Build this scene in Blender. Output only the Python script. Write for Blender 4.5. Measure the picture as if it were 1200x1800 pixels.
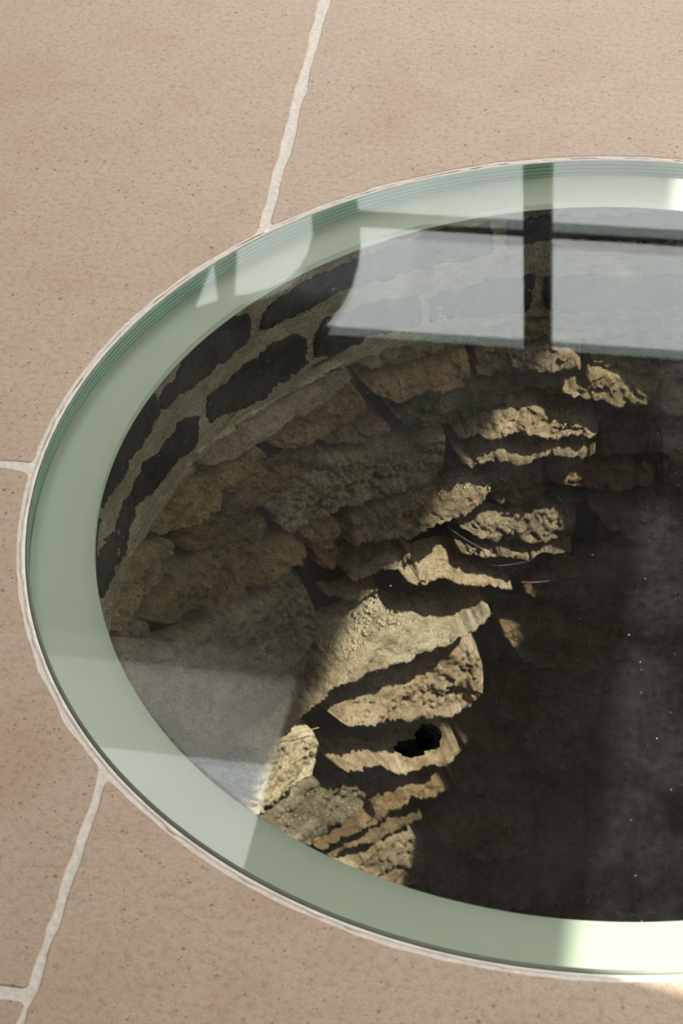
import bpy, math, random
import numpy as np
from mathutils import Matrix, Vector

for o in list(bpy.data.objects):
    bpy.data.objects.remove(o)
SC = bpy.context.scene
COL = SC.collection
rng = np.random.default_rng(11)
random.seed(11)

# ------------------------------------------------------------------ view
R = 0.60                      # outer radius of the glass cover, metres; the well's axis is the world origin
FPX = 3800.0                  # focal length in pixels of the 1200 x 1800 frame
PITCH, ROLL = 0.74421961, -0.08154675
CAM_P = np.array([-0.457577255, -2.73399998, 2.5081956]) * R          # in the camera-facing frame
DLV = np.array([-0.242, -0.970]) / math.hypot(0.242, 0.970)
E1 = np.array([-DLV[1], DLV[0]])    # room X (towards the sunny side wall)
E2 = -DLV                           # room Y (towards the far windows)


def room(P):
    P = np.asarray(P, float)
    return np.stack([P[..., 0] * E1[0] + P[..., 1] * E1[1], P[..., 0] * E2[0] + P[..., 1] * E2[1], P[..., 2]], -1)


cp, sp = math.cos(PITCH), math.sin(PITCH)
_fw = np.array([0, cp, -sp]); _r = np.array([1.0, 0, 0]); _u = np.cross(_r, _fw)
c_, s_ = math.cos(ROLL), math.sin(ROLL)
FW, RT, UP = room(_fw), room(c_ * _r + s_ * _u), room(-s_ * _r + c_ * _u)
CP = room(CAM_P)
cam_d = bpy.data.cameras.new('camera')
cam = bpy.data.objects.new('camera', cam_d)
COL.objects.link(cam)
cam.matrix_world = Matrix(((RT[0], UP[0], -FW[0], CP[0]), (RT[1], UP[1], -FW[1], CP[1]), (RT[2], UP[2], -FW[2], CP[2]), (0, 0, 0, 1)))
cam_d.sensor_fit = 'HORIZONTAL'
cam_d.sensor_width = 24.0
cam_d.sensor_height = 36.0
cam_d.lens = FPX / 1200 * 24.0
cam_d.clip_start = 0.02
cam_d.dof.use_dof = True
cam_d.dof.focus_distance = 2.42
cam_d.dof.aperture_fstop = 11.0
SC.camera = cam

# ------------------------------------------------------------------ light
SKY = 5.6
world = bpy.data.worlds.new('sky')
SC.world = world
world.use_nodes = True
wn, wl = world.node_tree.nodes, world.node_tree.links
wn.clear()
w_out = wn.new('ShaderNodeOutputWorld')
w_bg = wn.new('ShaderNodeBackground')
w_tc = wn.new('ShaderNodeTexCoord')
w_sep = wn.new('ShaderNodeSeparateXYZ')
w_rmp = wn.new('ShaderNodeValToRGB')
w_rmp.color_ramp.elements[0].position = 0.0
w_rmp.color_ramp.elements[0].color = (1.0, 0.98, 0.985, 1)
w_rmp.color_ramp.elements[1].position = 1.0
w_rmp.color_ramp.elements[1].color = (0.94, 0.95, 0.985, 1)
w_bg.inputs['Strength'].default_value = SKY
wl.new(w_tc.outputs['Generated'], w_sep.inputs[0])
wl.new(w_sep.outputs['Z'], w_rmp.inputs[0])
wl.new(w_rmp.outputs[0], w_bg.inputs['Color'])
wl.new(w_bg.outputs[0], w_out.inputs['Surface'])

SUN_TO = np.array([0.64, -0.12, 1.0])       # towards the sun, room axes
sun_d = bpy.data.lights.new('sun', 'SUN')
sun_d.energy = 11.0
sun_d.color = (1.0, 0.945, 0.88)
sun_d.angle = math.radians(0.53)
sun = bpy.data.objects.new('sun', sun_d)
COL.objects.link(sun)
sun.rotation_euler = Vector(SUN_TO).to_track_quat('Z', 'Y').to_euler()
sun.location = (3, -0.6, 4.6)

SC.view_settings.view_transform = 'Standard'
SC.view_settings.look = 'None'
SC.view_settings.gamma = 1
SC.view_settings.use_curve_mapping = False
SC.view_settings.exposure = 0.0
SC.cycles.transparent_max_bounces = 24
SC.cycles.max_bounces = 10
SC.cycles.diffuse_bounces = 5
SC.cycles.sample_clamp_indirect = 4.0
SC.cycles.use_adaptive_sampling = False
SC.cycles.caustics_reflective = False
SC.cycles.caustics_refractive = False


# ------------------------------------------------------------------ helpers: materials
def lin(c):
    return tuple(((v / 255) / 12.92 if v / 255 <= 0.04045 else ((v / 255 + 0.055) / 1.055) ** 2.4) for v in c) + (1,)


class NT:
    def __init__(self, name):
        self.m = bpy.data.materials.new(name)
        self.m.use_nodes = True
        self.n, self.l = self.m.node_tree.nodes, self.m.node_tree.links
        self.n.clear()
        self.out = self.n.new('ShaderNodeOutputMaterial')

    def node(self, t, **kw):
        nd = self.n.new(t)
        for k, v in kw.items():
            if k in nd.inputs:
                nd.inputs[k].default_value = v
            else:
                setattr(nd, k, v)
        return nd

    def link(self, a, b):
        self.l.new(a, b)

    def noise(self, vec, scale, detail=4, rough=0.55, dist=0.0):
        nd = self.node('ShaderNodeTexNoise', Scale=scale, Detail=detail, Roughness=rough, Distortion=dist)
        self.link(vec, nd.inputs['Vector'])
        return nd.outputs['Fac']

    def ramp(self, fac, stops):
        r = self.node('ShaderNodeValToRGB')
        e = r.color_ramp.elements
        while len(e) < len(stops):
            e.new(0.5)
        for k, (p, c) in enumerate(stops):
            e[k].position = p
            e[k].color = c if len(c) == 4 else tuple(c) + (1,)
        self.link(fac, r.inputs[0])
        return r.outputs[0]

    def mix(self, fac, a, b, blend='MIX'):
        m = self.node('ShaderNodeMix', data_type='RGBA', blend_type=blend)
        for s, v in ((m.inputs[0], fac), (m.inputs[6], a), (m.inputs[7], b)):
            if hasattr(v, 'is_linked') or isinstance(v, bpy.types.NodeSocket):
                self.link(v, s)
            else:
                s.default_value = v
        return m.outputs[2]

    def math(self, op, a, b=0.0, clamp=False):
        m = self.node('ShaderNodeMath', operation=op, use_clamp=clamp)
        for s, v in ((m.inputs[0], a), (m.inputs[1], b)):
            if isinstance(v, bpy.types.NodeSocket):
                self.link(v, s)
            else:
                s.default_value = v
        return m.outputs[0]

    def bsdf(self, color, rough=0.85, bump=None, bstr=0.3, bdist=0.002, spec=0.3):
        b = self.node('ShaderNodeBsdfPrincipled')
        for s, v in ((b.inputs['Base Color'], color), (b.inputs['Roughness'], rough)):
            if isinstance(v, bpy.types.NodeSocket):
                self.link(v, s)
            else:
                s.default_value = v
        b.inputs['Specular IOR Level'].default_value = spec
        if bump is not None:
            bp = self.node('ShaderNodeBump', Strength=bstr, Distance=bdist)
            self.link(bump, bp.inputs['Height'])
            self.link(bp.outputs[0], b.inputs['Normal'])
        self.link(b.outputs[0], self.out.inputs['Surface'])
        return b

    def pos(self):
        return self.node('ShaderNodeNewGeometry').outputs['Position']


def stone_mat(name, a, b, c, moss=0.0, rough=0.9, dark=0.42, white=0.0, gain=1.1):
    t = NT(name)
    P = t.pos()
    oi = t.node('ShaderNodeObjectInfo')
    n1 = t.noise(P, 16, 6, 0.65, 0.5)
    mp = t.node('ShaderNodeMapping')
    mp.inputs['Scale'].default_value = (1, 1, 3.5)
    t.link(P, mp.inputs['Vector'])
    n2 = t.noise(mp.outputs[0], 38, 7, 0.7, 0.5)
    n3 = t.noise(P, 300, 4, 0.75)
    n4 = t.noise(P, 750, 2, 0.7)
    g = lambda q: tuple(v * gain for v in lin(q)[:3]) + (1,)
    col = t.ramp(n1, [(0.34, g(a)), (0.5, g(b)), (0.68, g(c))])
    dk = t.ramp(n2, [(0.32, (dark, dark * 0.97, dark * 0.9, 1)), (0.5, (1, 1, 1, 1)), (0.72, (1.3, 1.28, 1.24, 1))])
    col = t.mix(0.85, col, dk, 'MULTIPLY')
    sp_ = t.ramp(n3, [(0.34, (0.4, 0.39, 0.37, 1)), (0.5, (1, 1, 1, 1)), (0.70, (1.5, 1.48, 1.42, 1))])
    col = t.mix(0.8, col, sp_, 'MULTIPLY')
    rv = t.ramp(oi.outputs['Random'], [(0.0, (0.62, 0.61, 0.60, 1)), (0.5, (1, 0.98, 0.95, 1)), (1.0, (1.34, 1.30, 1.22, 1))])
    col = t.mix(0.9, col, rv, 'MULTIPLY')
    if white:
        nw = t.noise(P, 30, 6, 0.75, 0.4)
        wf = t.ramp(nw, [(0.60, (0, 0, 0, 1)), (0.72, (1, 1, 1, 1))])
        col = t.mix(t.math('MULTIPLY', wf, white), col, lin((214, 210, 200)))
    if moss:
        nm = t.noise(P, 24, 7, 0.75, 0.5)
        mf = t.ramp(nm, [(0.62 - moss * 0.3, (0, 0, 0, 1)), (0.74 - moss * 0.2, (1, 1, 1, 1))])
        col = t.mix(t.math('MULTIPLY', mf, 0.75), col, lin((52, 56, 32)))
    hb = t.math('ADD', t.math('ADD', n2, t.math('MULTIPLY', n3, 0.7)), t.math('MULTIPLY', n4, 0.3))
    t.bsdf(col, rough, hb, 0.8, 0.005, 0.2)
    return t.m


M = {}
M['tan'] = stone_mat('tan_stone', (156, 132, 102), (180, 158, 130), (198, 178, 152), gain=0.9)
M['brown'] = stone_mat('brown_stone', (118, 96, 70), (142, 117, 86), (162, 138, 106), moss=0.12)
M['grey'] = stone_mat('grey_stone', (128, 115, 95), (153, 139, 116), (178, 163, 140), gain=0.95)
M['olive'] = stone_mat('olive_brown_stone', (108, 96, 72), (134, 120, 92), (156, 141, 110), moss=0.2)
M['ochre'] = stone_mat('ochre_stone', (112, 98, 68), (136, 120, 86), (158, 141, 106), moss=0.2, gain=1.05)
M['moss'] = stone_mat('mossy_stone', (86, 84, 58), (112, 106, 78), (142, 132, 100), moss=0.7)
M['pale'] = stone_mat('pale_stone', (166, 148, 120), (190, 172, 144), (208, 196, 174), dark=0.5, white=0.55, gain=0.95)
M['deep'] = stone_mat('dark_brown_stone', (78, 66, 48), (100, 84, 62), (120, 102, 78), moss=0.1, gain=1.5)  # darkest stone tone, mostly for lower right and recessed stones
M['slate'] = stone_mat('dark_slate', (44, 43, 40), (58, 57, 52), (80, 78, 70), dark=0.45, rough=0.65, gain=0.7)
M['mortar'] = stone_mat('pale_mortar', (150, 138, 114), (168, 156, 130), (190, 178, 152), dark=0.6, rough=0.95, gain=1.15)
M['core'] = stone_mat('rubble_core', (44, 37, 27), (56, 47, 35), (70, 59, 44), rough=0.95, gain=0.8)  # colour kept extra dark so the gaps between stones read as shade


def limestone():
    t = NT('honed_limestone')
    P = t.pos()
    oi = t.node('ShaderNodeObjectInfo')
    n1 = t.noise(P, 5.0, 4, 0.6, 0.5)
    n2 = t.noise(P, 130, 5, 0.75)
    n3 = t.noise(P, 420, 3, 0.75)
    col = t.ramp(n1, [(0.3, lin((199, 171, 149))), (0.5, lin((203, 182, 161))), (0.72, lin((196, 166, 143)))])
    gr = t.ramp(n2, [(0.34, (0.70, 0.66, 0.62, 1)), (0.5, (1, 1, 1, 1)), (0.7, (1.1, 1.1, 1.1, 1))])
    col = t.mix(0.8, col, gr, 'MULTIPLY')
    pm = t.ramp(n3, [(0.30, (0.40, 0.34, 0.28, 1)), (0.42, (1, 1, 1, 1)), (0.62, (1, 1, 1, 1)), (0.75, (1.18, 1.18, 1.16, 1))])
    col = t.mix(0.8, col, pm, 'MULTIPLY')
    pits = None
    for sc, pk, rr in ((85.0, 0.72, 0.20), (210.0, 0.78, 0.30)):
        v = t.node('ShaderNodeTexVoronoi', Scale=sc, Randomness=1.0)
        t.link(P, v.inputs['Vector'])
        vs = t.node('ShaderNodeSeparateColor')
        t.link(v.outputs['Color'], vs.inputs[0])
        pick = t.math('GREATER_THAN', vs.outputs[0], pk)
        sz = t.math('LESS_THAN', v.outputs['Distance'], t.math('MULTIPLY', vs.outputs[1], rr))
        p_ = t.math('MULTIPLY', pick, sz)
        pits = p_ if pits is None else t.math('MAXIMUM', pits, p_)
    col = t.mix(t.math('MULTIPLY', pits, 0.65), col, lin((120, 92, 68)))
    rst = t.noise(P, 26, 6, 0.8, 0.3)
    rf = t.ramp(rst, [(0.56, (0, 0, 0, 1)), (0.72, (1, 1, 1, 1))])
    col = t.mix(t.math('MULTIPLY', rf, 0.4), col, lin((194, 154, 124)))
    rv = t.ramp(oi.outputs['Random'], [(0.0, (0.97, 0.96, 0.96, 1)), (1.0, (1.03, 1.02, 1.0, 1))])
    col = t.mix(1.0, col, rv, 'MULTIPLY')
    hb = t.math('SUBTRACT', t.math('ADD', t.math('MULTIPLY', n3, 0.6), n2), t.math('MULTIPLY', pits, 0.8))
    t.bsdf(col, 0.6, hb, 0.3, 0.0012, 0.3)
    return t.m


M['limestone'] = limestone()


def plain(name, c, rough=0.8, nscale=40, amount=0.12, bstr=0.1, spec=0.3, raw=False):
    t = NT(name)
    P = t.pos()
    n = t.noise(P, nscale, 5, 0.6)
    k = t.ramp(n, [(0.3, (1 - amount,) * 3 + (1,)), (0.7, (1 + amount * 0.5,) * 3 + (1,))])
    col = t.mix(1.0, lin(c), k, 'MULTIPLY')
    t.bsdf(col, rough, n, bstr, 0.002, spec)
    return t.m


M['grout'] = plain('cream_grout', (244, 234, 222), 0.9, 160, 0.16, 0.4)
M['sealant'] = plain('white_sealant', (242, 232, 220), 0.6, 90, 0.12, 0.3)
M['plaster'] = plain('lime_plaster', (126, 120, 110), 0.95, 12, 0.1, 0.2)
M['ceiling'] = plain('painted_ceiling', (150, 144, 136), 0.95, 12, 0.06, 0.1)
M['reveal'] = plain('white_paint', (242, 238, 230), 0.9, 12, 0.05, 0.1)
M['frame'] = plain('dark_window_frame', (26, 27, 29), 0.5, 60, 0.1, 0.05)
M['oak'] = plain('dark_oak', (44, 36, 28), 0.7, 40, 0.2, 0.3)
M['terrace'] = plain('terrace_paving', (150, 144, 132), 0.9, 8, 0.15, 0.2)
M['black'] = plain('black_fluff', (9, 8, 8), 0.95, 300, 0.3, 0.4, 0.05)
M['straw'] = plain('dry_straw', (190, 160, 112), 0.8, 90, 0.2, 0.2)
M['silk'] = plain('spider_silk', (230, 228, 220), 0.5, 90, 0.05, 0.0)
M['grit'] = plain('stone_grit', (196, 182, 150), 0.95, 400, 0.4, 0.3)
M['dust'] = plain('pale_dust', (225, 222, 216), 0.95, 300, 0.1, 0.0)
M['silt'] = plain('wet_silt', (38, 32, 24), 0.4, 9, 0.3, 0.3)
M['frit'] = plain('grey_green_enamel', (177, 187, 167), 0.55, 6, 0.03, 0.0)
M['ply'] = plain('green_glass_edge', (140, 166, 146), 0.3, 30, 0.12, 0.0, 0.5)
M['inter'] = plain('dark_green_interlayer', (92, 122, 104), 0.4, 40, 0.2, 0.0, 0.5)
M['arris'] = plain('ground_glass_arris', (150, 158, 142), 0.5, 40, 0.1, 0.0, 0.5)


def glass(name, tcol, gcol, r0, haze):
    """flat polished sheet: Schlick reflection over straight-through transmission, with a thin film of dust"""
    t = NT(name)
    g = t.node('ShaderNodeNewGeometry')
    dp = t.node('ShaderNodeVectorMath', operation='DOT_PRODUCT')
    t.link(g.outputs['Incoming'], dp.inputs[0])
    t.link(g.outputs['Normal'], dp.inputs[1])
    c = t.math('ABSOLUTE', dp.outputs['Value'])
    k = t.math('POWER', t.math('SUBTRACT', 1.0, c, True), 5.0)
    f = t.math('ADD', r0, t.math('MULTIPLY', k, 1 - r0), True)
    tr = t.node('ShaderNodeBsdfTransparent')
    tr.inputs['Color'].default_value = tcol
    gl = t.node('ShaderNodeBsdfGlossy')
    gl.inputs['Roughness'].default_value = 0.0
    gl.inputs['Color'].default_value = gcol
    mx = t.node('ShaderNodeMixShader')
    t.link(f, mx.inputs[0]); t.link(tr.outputs[0], mx.inputs[1]); t.link(gl.outputs[0], mx.inputs[2])
    last = mx
    if haze:
        P = g.outputs['Position']
        n1 = t.noise(P, 7, 6, 0.65, 0.6)
        n2 = t.noise(P, 90, 4, 0.7)
        h = t.ramp(n1, [(0.38, (0.12, 0.12, 0.12, 1)), (0.72, (1, 1, 1, 1))])
        h2 = t.ramp(n2, [(0.35, (0.5, 0.5, 0.5, 1)), (0.7, (1.2, 1.2, 1.2, 1))])
        hz = t.math('MULTIPLY', t.math('MULTIPLY', h, h2), haze)
        df = t.node('ShaderNodeBsdfDiffuse')
        df.inputs['Color'].default_value = (0.8, 0.79, 0.78, 1)
        m2 = t.node('ShaderNodeMixShader')
        t.link(hz, m2.inputs[0]); t.link(mx.outputs[0], m2.inputs[1]); t.link(df.outputs[0], m2.inputs[2])
        last = m2
    t.link(last.outputs[0], t.out.inputs['Surface'])
    return t.m


M['glass_top'] = glass('cover_glass_upper_face', (0.97, 0.99, 0.97, 1), (1, 1, 1, 1), 0.046, 0.03)
M['glass_low'] = glass('cover_glass_lower_face', (0.80, 0.81, 0.80, 1), (0.62, 0.68, 0.64, 1), 0.034, 0.0)
M['window_glass'] = glass('window_glass', (0.97, 0.98, 0.97, 1), (1, 1, 1, 1), 0.06, 0.0)


# ------------------------------------------------------------------ helpers: noise
def _hash(ix, iy, iz, seed):
    h = (ix.astype(np.int64) * 374761393 + iy.astype(np.int64) * 668265263 + iz.astype(np.int64) * 2147483647 + seed * 1274126177) & 0xFFFFFFFF
    h = ((h ^ (h >> 13)) * 1274126177) & 0xFFFFFFFF
    h = ((h ^ (h >> 16)) * 2246822519) & 0xFFFFFFFF
    return ((h ^ (h >> 15)) & 0xFFFFFF) / float(0xFFFFFF) * 2 - 1


def vnoise(x, y, z, seed=0):
    ix, iy, iz = np.floor(x), np.floor(y), np.floor(z)
    fx, fy, fz = x - ix, y - iy, z - iz
    fx, fy, fz = (q * q * q * (q * (q * 6 - 15) + 10) for q in (fx, fy, fz))
    v = 0
    for dx in (0, 1):
        for dy in (0, 1):
            for dz in (0, 1):
                w = (fx if dx else 1 - fx) * (fy if dy else 1 - fy) * (fz if dz else 1 - fz)
                v = v + w * _hash(ix + dx, iy + dy, iz + dz, seed)
    return v


def fbm(x, y, z, octaves=4, seed=0, gain=0.5):
    v, a = 0, 1.0
    for k in range(octaves):
        v = v + a * vnoise(x * 2 ** k, y * 2 ** k, z * 2 ** k, seed + k * 17)
        a *= gain
    return v


# ------------------------------------------------------------------ helpers: objects
def mesh_obj(name, verts, faces, mat, parent=None, smooth=True, kind=None, label=None):
    me = bpy.data.meshes.new(name)
    me.from_pydata([tuple(v) for v in np.asarray(verts, float).tolist()] if not isinstance(verts, list) else verts, [], faces if isinstance(faces, list) else faces.tolist())
    me.materials.append(mat)
    if smooth:
        me.polygons.foreach_set('use_smooth', [True] * len(me.polygons))
    me.update()
    o = bpy.data.objects.new(name, me)
    COL.objects.link(o)
    if parent is not None:
        o.parent = parent
    if kind:
        o['kind'] = kind
    if label:
        o['label'] = label
    return o


def empty(name, loc=(0, 0, 0), kind=None):
    o = bpy.data.objects.new(name, None)
    o.empty_display_size = 0.1
    o.location = loc
    COL.objects.link(o)
    if kind:
        o['kind'] = kind
    return o


def thing(o, label, cat, group=None):
    o['label'] = label
    o['category'] = cat
    if group:
        o['group'] = group
    return o


def box(name, x0, x1, y0, y1, z0, z1, mat, parent=None, kind=None, bev=0.0):
    v = [(x, y, z) for x in (x0, x1) for y in (y0, y1) for z in (z0, z1)]
    f = [(0, 1, 3, 2), (4, 6, 7, 5), (0, 4, 5, 1), (2, 3, 7, 6), (0, 2, 6, 4), (1, 5, 7, 3)]
    o = mesh_obj(name, v, f, mat, parent, False, kind)
    if bev:
        b = o.modifiers.new('bevel', 'BEVEL')
        b.width = bev
        b.segments = 2
    return o


def grid_faces(n, m, wrap=False):
    """n columns x m rows, index = col*m+row"""
    cols = n if wrap else n - 1
    i = np.arange(cols)[:, None]
    j = np.arange(m - 1)[None, :]
    a = i * m + j
    b = ((i + 1) % n) * m + j
    return np.stack([a, a + 1, b + 1, b], -1).reshape(-1, 4)


def lathe(name, prof, mat, parent=None, n=256, smooth=True, kind=None, label=None, jitter=None):
    th = np.linspace(0, 2 * math.pi, n, endpoint=False)
    pr = np.array(prof, float)
    rr = pr[None, :, 0] + np.zeros((n, 1))
    zz = pr[None, :, 1] + np.zeros((n, 1))
    if jitter is not None:
        rr, zz = jitter(th[:, None], rr, zz)
    V = np.stack([rr * np.cos(th)[:, None], rr * np.sin(th)[:, None], zz], -1).reshape(-1, 3)
    return mesh_obj(name, V, grid_faces(n, len(pr), True), mat, parent, smooth, kind, label)


# ------------------------------------------------------------------ the line of sight -> wall of the well / floor
def sight(px):
    px = np.asarray(px, float)
    return ((px[..., 0] - 600) / FPX)[..., None] * RT - ((px[..., 1] - 900) / FPX)[..., None] * UP + FW


def on_wall(px, rad):
    """point of the round wall of radius rad (units of R) that lies along the sight line"""
    d = sight(px)
    a = (d[..., :2] ** 2).sum(-1)
    b = 2 * (d[..., :2] @ CP[:2])
    c = CP[:2] @ CP[:2] - (np.asarray(rad) * R) ** 2
    q = np.sqrt(np.maximum(b * b - 4 * a * c, 1e-9))
    t = (-b + q) / (2 * a)
    return CP + d * t[..., None]


def on_floor(px, z=0.0):
    d = sight(px)
    t = (z - CP[2]) / d[..., 2]
    return CP + d * t[..., None]


def from_theta(st, rad):
    """generic stones: st = (-theta*920, -z*1000) in thousandths of R"""
    th = -st[..., 0] / 920.0
    rad = np.asarray(rad) * R
    return np.stack([rad * np.cos(th), rad * np.sin(th), -st[..., 1] / 1000.0 * R], -1)


# ------------------------------------------------------------------ room shell
ROOM_X0, ROOM_X1, ROOM_Y0, ROOM_Y1, H = -2.9, 1.2396, -3.4, 2.78, 2.75
HEAD = 2.215
T = 0.22


def wall_with_hole(name, axis, at, a0, a1, z0, z1, holes, thick, mat):
    """wall plane x=at or y=at, from a0..a1, with rectangular openings (s0,s1,h0,h1)"""
    root = empty(name, kind='structure')
    xs = sorted({a0, a1} | {h[0] for h in holes} | {h[1] for h in holes})
    zs = sorted({z0, z1} | {h[2] for h in holes} | {h[3] for h in holes})
    V, F = [], []
    lo, hi = (at, at + thick) if thick > 0 else (at + thick, at)
    for i in range(len(xs) - 1):
        for j in range(len(zs) - 1):
            mx, mz = (xs[i] + xs[i + 1]) / 2, (zs[j] + zs[j + 1]) / 2
            if any(h[0] < mx < h[1] and h[2] < mz < h[3] for h in holes):
                continue
            k = len(V)
            for s in (xs[i], xs[i + 1]):
                for d in (lo, hi):
                    for z in (zs[j], zs[j + 1]):
                        V.append((d, s, z) if axis == 'x' else (s, d, z))
            F += [tuple(k + q for q in f) for f in ((0, 1, 3, 2), (4, 6, 7, 5), (0, 4, 5, 1), (2, 3, 7, 6), (0, 2, 6, 4), (1, 5, 7, 3))]
    mesh_obj('plaster_face', V, F, mat, root, False)
    return root


# ground outside
g_v = [(-14, -14, -0.25), (16, -14, -0.25), (16, 16, -0.25), (-14, 16, -0.25)]
RH = 1.30
def ring_plane(name, x0, x1, y0, y1, z, rad, mat, parent=None, kind=None, n=128):
    ang = np.linspace(0, 2 * math.pi, n, endpoint=False)
    cx, cy = np.cos(ang), np.sin(ang)
    inn = np.stack([cx * rad, cy * rad, np.full(n, z)], -1)
    s = np.minimum(np.where(cx > 0, x1, -x0) / np.maximum(np.abs(cx), 1e-6), np.where(cy > 0, y1, -y0) / np.maximum(np.abs(cy), 1e-6))
    outp = np.stack([cx * s, cy * s, np.full(n, z)], -1)
    # snap the nearest directions to the corners
    for X, Y in ((x0, y0), (x0, y1), (x1, y0), (x1, y1)):
        k = int(np.argmin((outp[:, 0] - X) ** 2 + (outp[:, 1] - Y) ** 2))
        outp[k] = (X, Y, z)
    V = np.stack([inn, outp], 1).reshape(-1, 3)
    f = grid_faces(n, 2, True)
    return mesh_obj(name, V, f[:, ::-1], mat, parent, False, kind)


ring_plane('ground', -14, 16, -14, 16, -0.12, 1.7, M['terrace'], None, 'structure')

FLOOR = ring_plane('floor', ROOM_X0 - T, ROOM_X1 + T, ROOM_Y0 - T, ROOM_Y1 + T, -0.0010, 1.008 * R, M['grout'], None, 'structure', 256)

wall_with_hole('wall_far', 'y', ROOM_Y1, ROOM_X0 - T, ROOM_X1 + T, -0.12, H, [(-1.47, 1.15, 0.0, HEAD)], T, M['plaster'])
wall_with_hole('wall_right', 'x', ROOM_X1, ROOM_Y0, ROOM_Y1, -0.12, H, [(-0.894, 0.8, 0.0, HEAD)], T, M['plaster'])
wall_with_hole('wall_left', 'x', ROOM_X0, ROOM_Y0, ROOM_Y1, -0.12, H, [], -T, M['plaster'])
wall_with_hole('wall_back', 'y', ROOM_Y0, ROOM_X0 - T, ROOM_X1 + T, -0.12, H, [], -T, M['plaster'])

# ceiling with a deep rooflight shaft
LX0, LX1, LY0, LY1, LZ = -2.4, -0.985, 0.55, 2.25, 3.23
ceil = empty('ceiling', kind='structure')
def slab_around(name, X0, X1, Y0, Y1, x0, x1, y0, y1, z0, z1, mat, parent):
    box(name, X0, x0, Y0, Y1, z0, z1, mat, parent)
    box(name, x1, X1, Y0, Y1, z0, z1, mat, parent)
    box(name, x0, x1, Y0, y0, z0, z1, mat, parent)
    box(name, x0, x1, y1, Y1, z0, z1, mat, parent)
slab_around('ceiling_board', ROOM_X0 - T, ROOM_X1 + T, ROOM_Y0 - T, ROOM_Y1 + T, LX0, LX1, LY0, LY1, H, H + 0.1, M['ceiling'], ceil)
shaft = empty('window_3', kind='structure')
slab_around('shaft_lining', LX0 - 0.06, LX1 + 0.06, LY0 - 0.06, LY1 + 0.06, LX0, LX1, LY0, LY1, H + 0.1, LZ, M['reveal'], shaft)
box('pane', LX0 - 0.04, LX1 + 0.04, LY0 - 0.04, LY1 + 0.04, LZ + 0.001, LZ + 0.007, M['window_glass'], shaft)

# far window: dark frame, mullion, transom
win = empty('window_1', (0, 2.94, 0), 'structure')
def wbox(name, x0, x1, z0, z1, mat=None, y0=0.0, y1=0.06):
    return box(name, x0, x1, y0, y1, z0, z1, mat or M['frame'], win, bev=0.004)
wbox('frame', -1.47, 1.15, HEAD - 0.012, HEAD + 0.05, y0=0.02)
wbox('frame', -1.47, 1.15, -0.02, 0.07)
wbox('frame', 1.09, 1.15, 0.07, HEAD - 0.012)
wbox('frame', -1.47, -1.43, 0.07, HEAD - 0.012)
wbox('mullion', -0.470, -0.398, 0.07, HEAD - 0.012)
wbox('mullion', 0.36, 0.432, 0.07, HEAD - 0.012)
for a, b in ((-1.04, -0.470), (-0.398, 0.36), (0.432, 1.09)):
    wbox('transom', a, b, 1.802, 1.842, y0=0.031, y1=0.055)
for a, b in ((-1.43, -0.470), (-0.398, 0.36), (0.432, 1.09)):
    wbox('pane', a, b, 0.07, HEAD - 0.012, M['window_glass'], 0.024, 0.030)

# curved timber brace standing against the left end of the far window (seen only in the glass)
def prism(name, pts, y0, y1, mat, parent):
    n = len(pts)
    V = [(x, y0, z) for x, z in pts] + [(x, y1, z) for x, z in pts]
    F = [tuple(range(n)), tuple(range(2 * n - 1, n - 1, -1))] + [(i, i + n, (i + 1) % n + n, (i + 1) % n) for i in range(n)]
    return mesh_obj(name, V, F, mat, parent, False)
brace = empty('trim_1', (0, 2.93, 0), 'structure')
out_c = [(-1.055, 2.235), (-1.015, 2.17), (-0.975, 2.11), (-0.947, 2.05), (-0.930, 1.99), (-0.920, 1.92), (-0.919, 1.85), (-0.922, 1.77), (-0.93, 1.6), (-0.95, 1.4)]
in_c = [(-1.30, 2.135), (-1.25, 2.125), (-1.20, 2.103), (-1.14, 2.068), (-1.095, 2.015), (-1.062, 1.95), (-1.043, 1.88), (-1.04, 1.80), (-1.045, 1.6), (-1.06, 1.4)]
prism('curved_brace', out_c + in_c[::-1] + [(-1.33, 2.15), (-1.335, 2.235)], 0.045, 0.085, M['oak'], brace)
prism('post', [(-1.335, 0.0), (-1.270, 0.0), (-1.268, 1.97), (-1.292, 2.14), (-1.31, 2.235), (-1.335, 2.235), (-1.330, 2.15), (-1.328, 2.0)], 0.044, 0.086, M['oak'], brace)
prism('strut', [(-1.328, 1.985), (-1.41, 2.185), (-1.334, 2.15), (-1.334, 2.236), (-1.50, 2.236), (-1.50, 1.6), (-1.332, 1.6)], 0.046, 0.084, M['oak'], brace)

# right glazing: one wide sliding door set
win2 = empty('window_2', (ROOM_X1, 0, 0), 'structure')
def rbox(name, y0, y1, z0, z1, mat=None, x0=0.05, x1=0.11):
    return box(name, x0, x1, y0, y1, z0, z1, mat or M['frame'], win2, bev=0.004)
rbox('frame', -0.894, 0.8, HEAD - 0.004, HEAD + 0.05, x0=0.0)
rbox('frame', -0.894, 0.8, -0.02, 0.06)
for a in (-0.894, 0.74):
    rbox('frame', a, a + 0.06, 0.06, HEAD - 0.004)
for a, b in ((-0.834, 0.74),):
    rbox('pane', a, b, 0.06, HEAD - 0.004, M['window_glass'], 0.078, 0.084)

# ------------------------------------------------------------------ floor slabs
def noisy_line(p, q, n, amp, seed):
    p, q = np.array(p, float), np.array(q, float)
    t = np.linspace(0, 1, n)
    L = np.linalg.norm(q - p)
    d = (q - p) / L
    nrm = np.array([-d[1], d[0]])
    off = fbm(t * L * 60, np.full(n, seed * 3.7), np.zeros(n), 3, seed, 0.5) * amp
    return p + np.outer(t, q - p) + np.outer(off, nrm)


RS = 1.0135 * R


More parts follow.
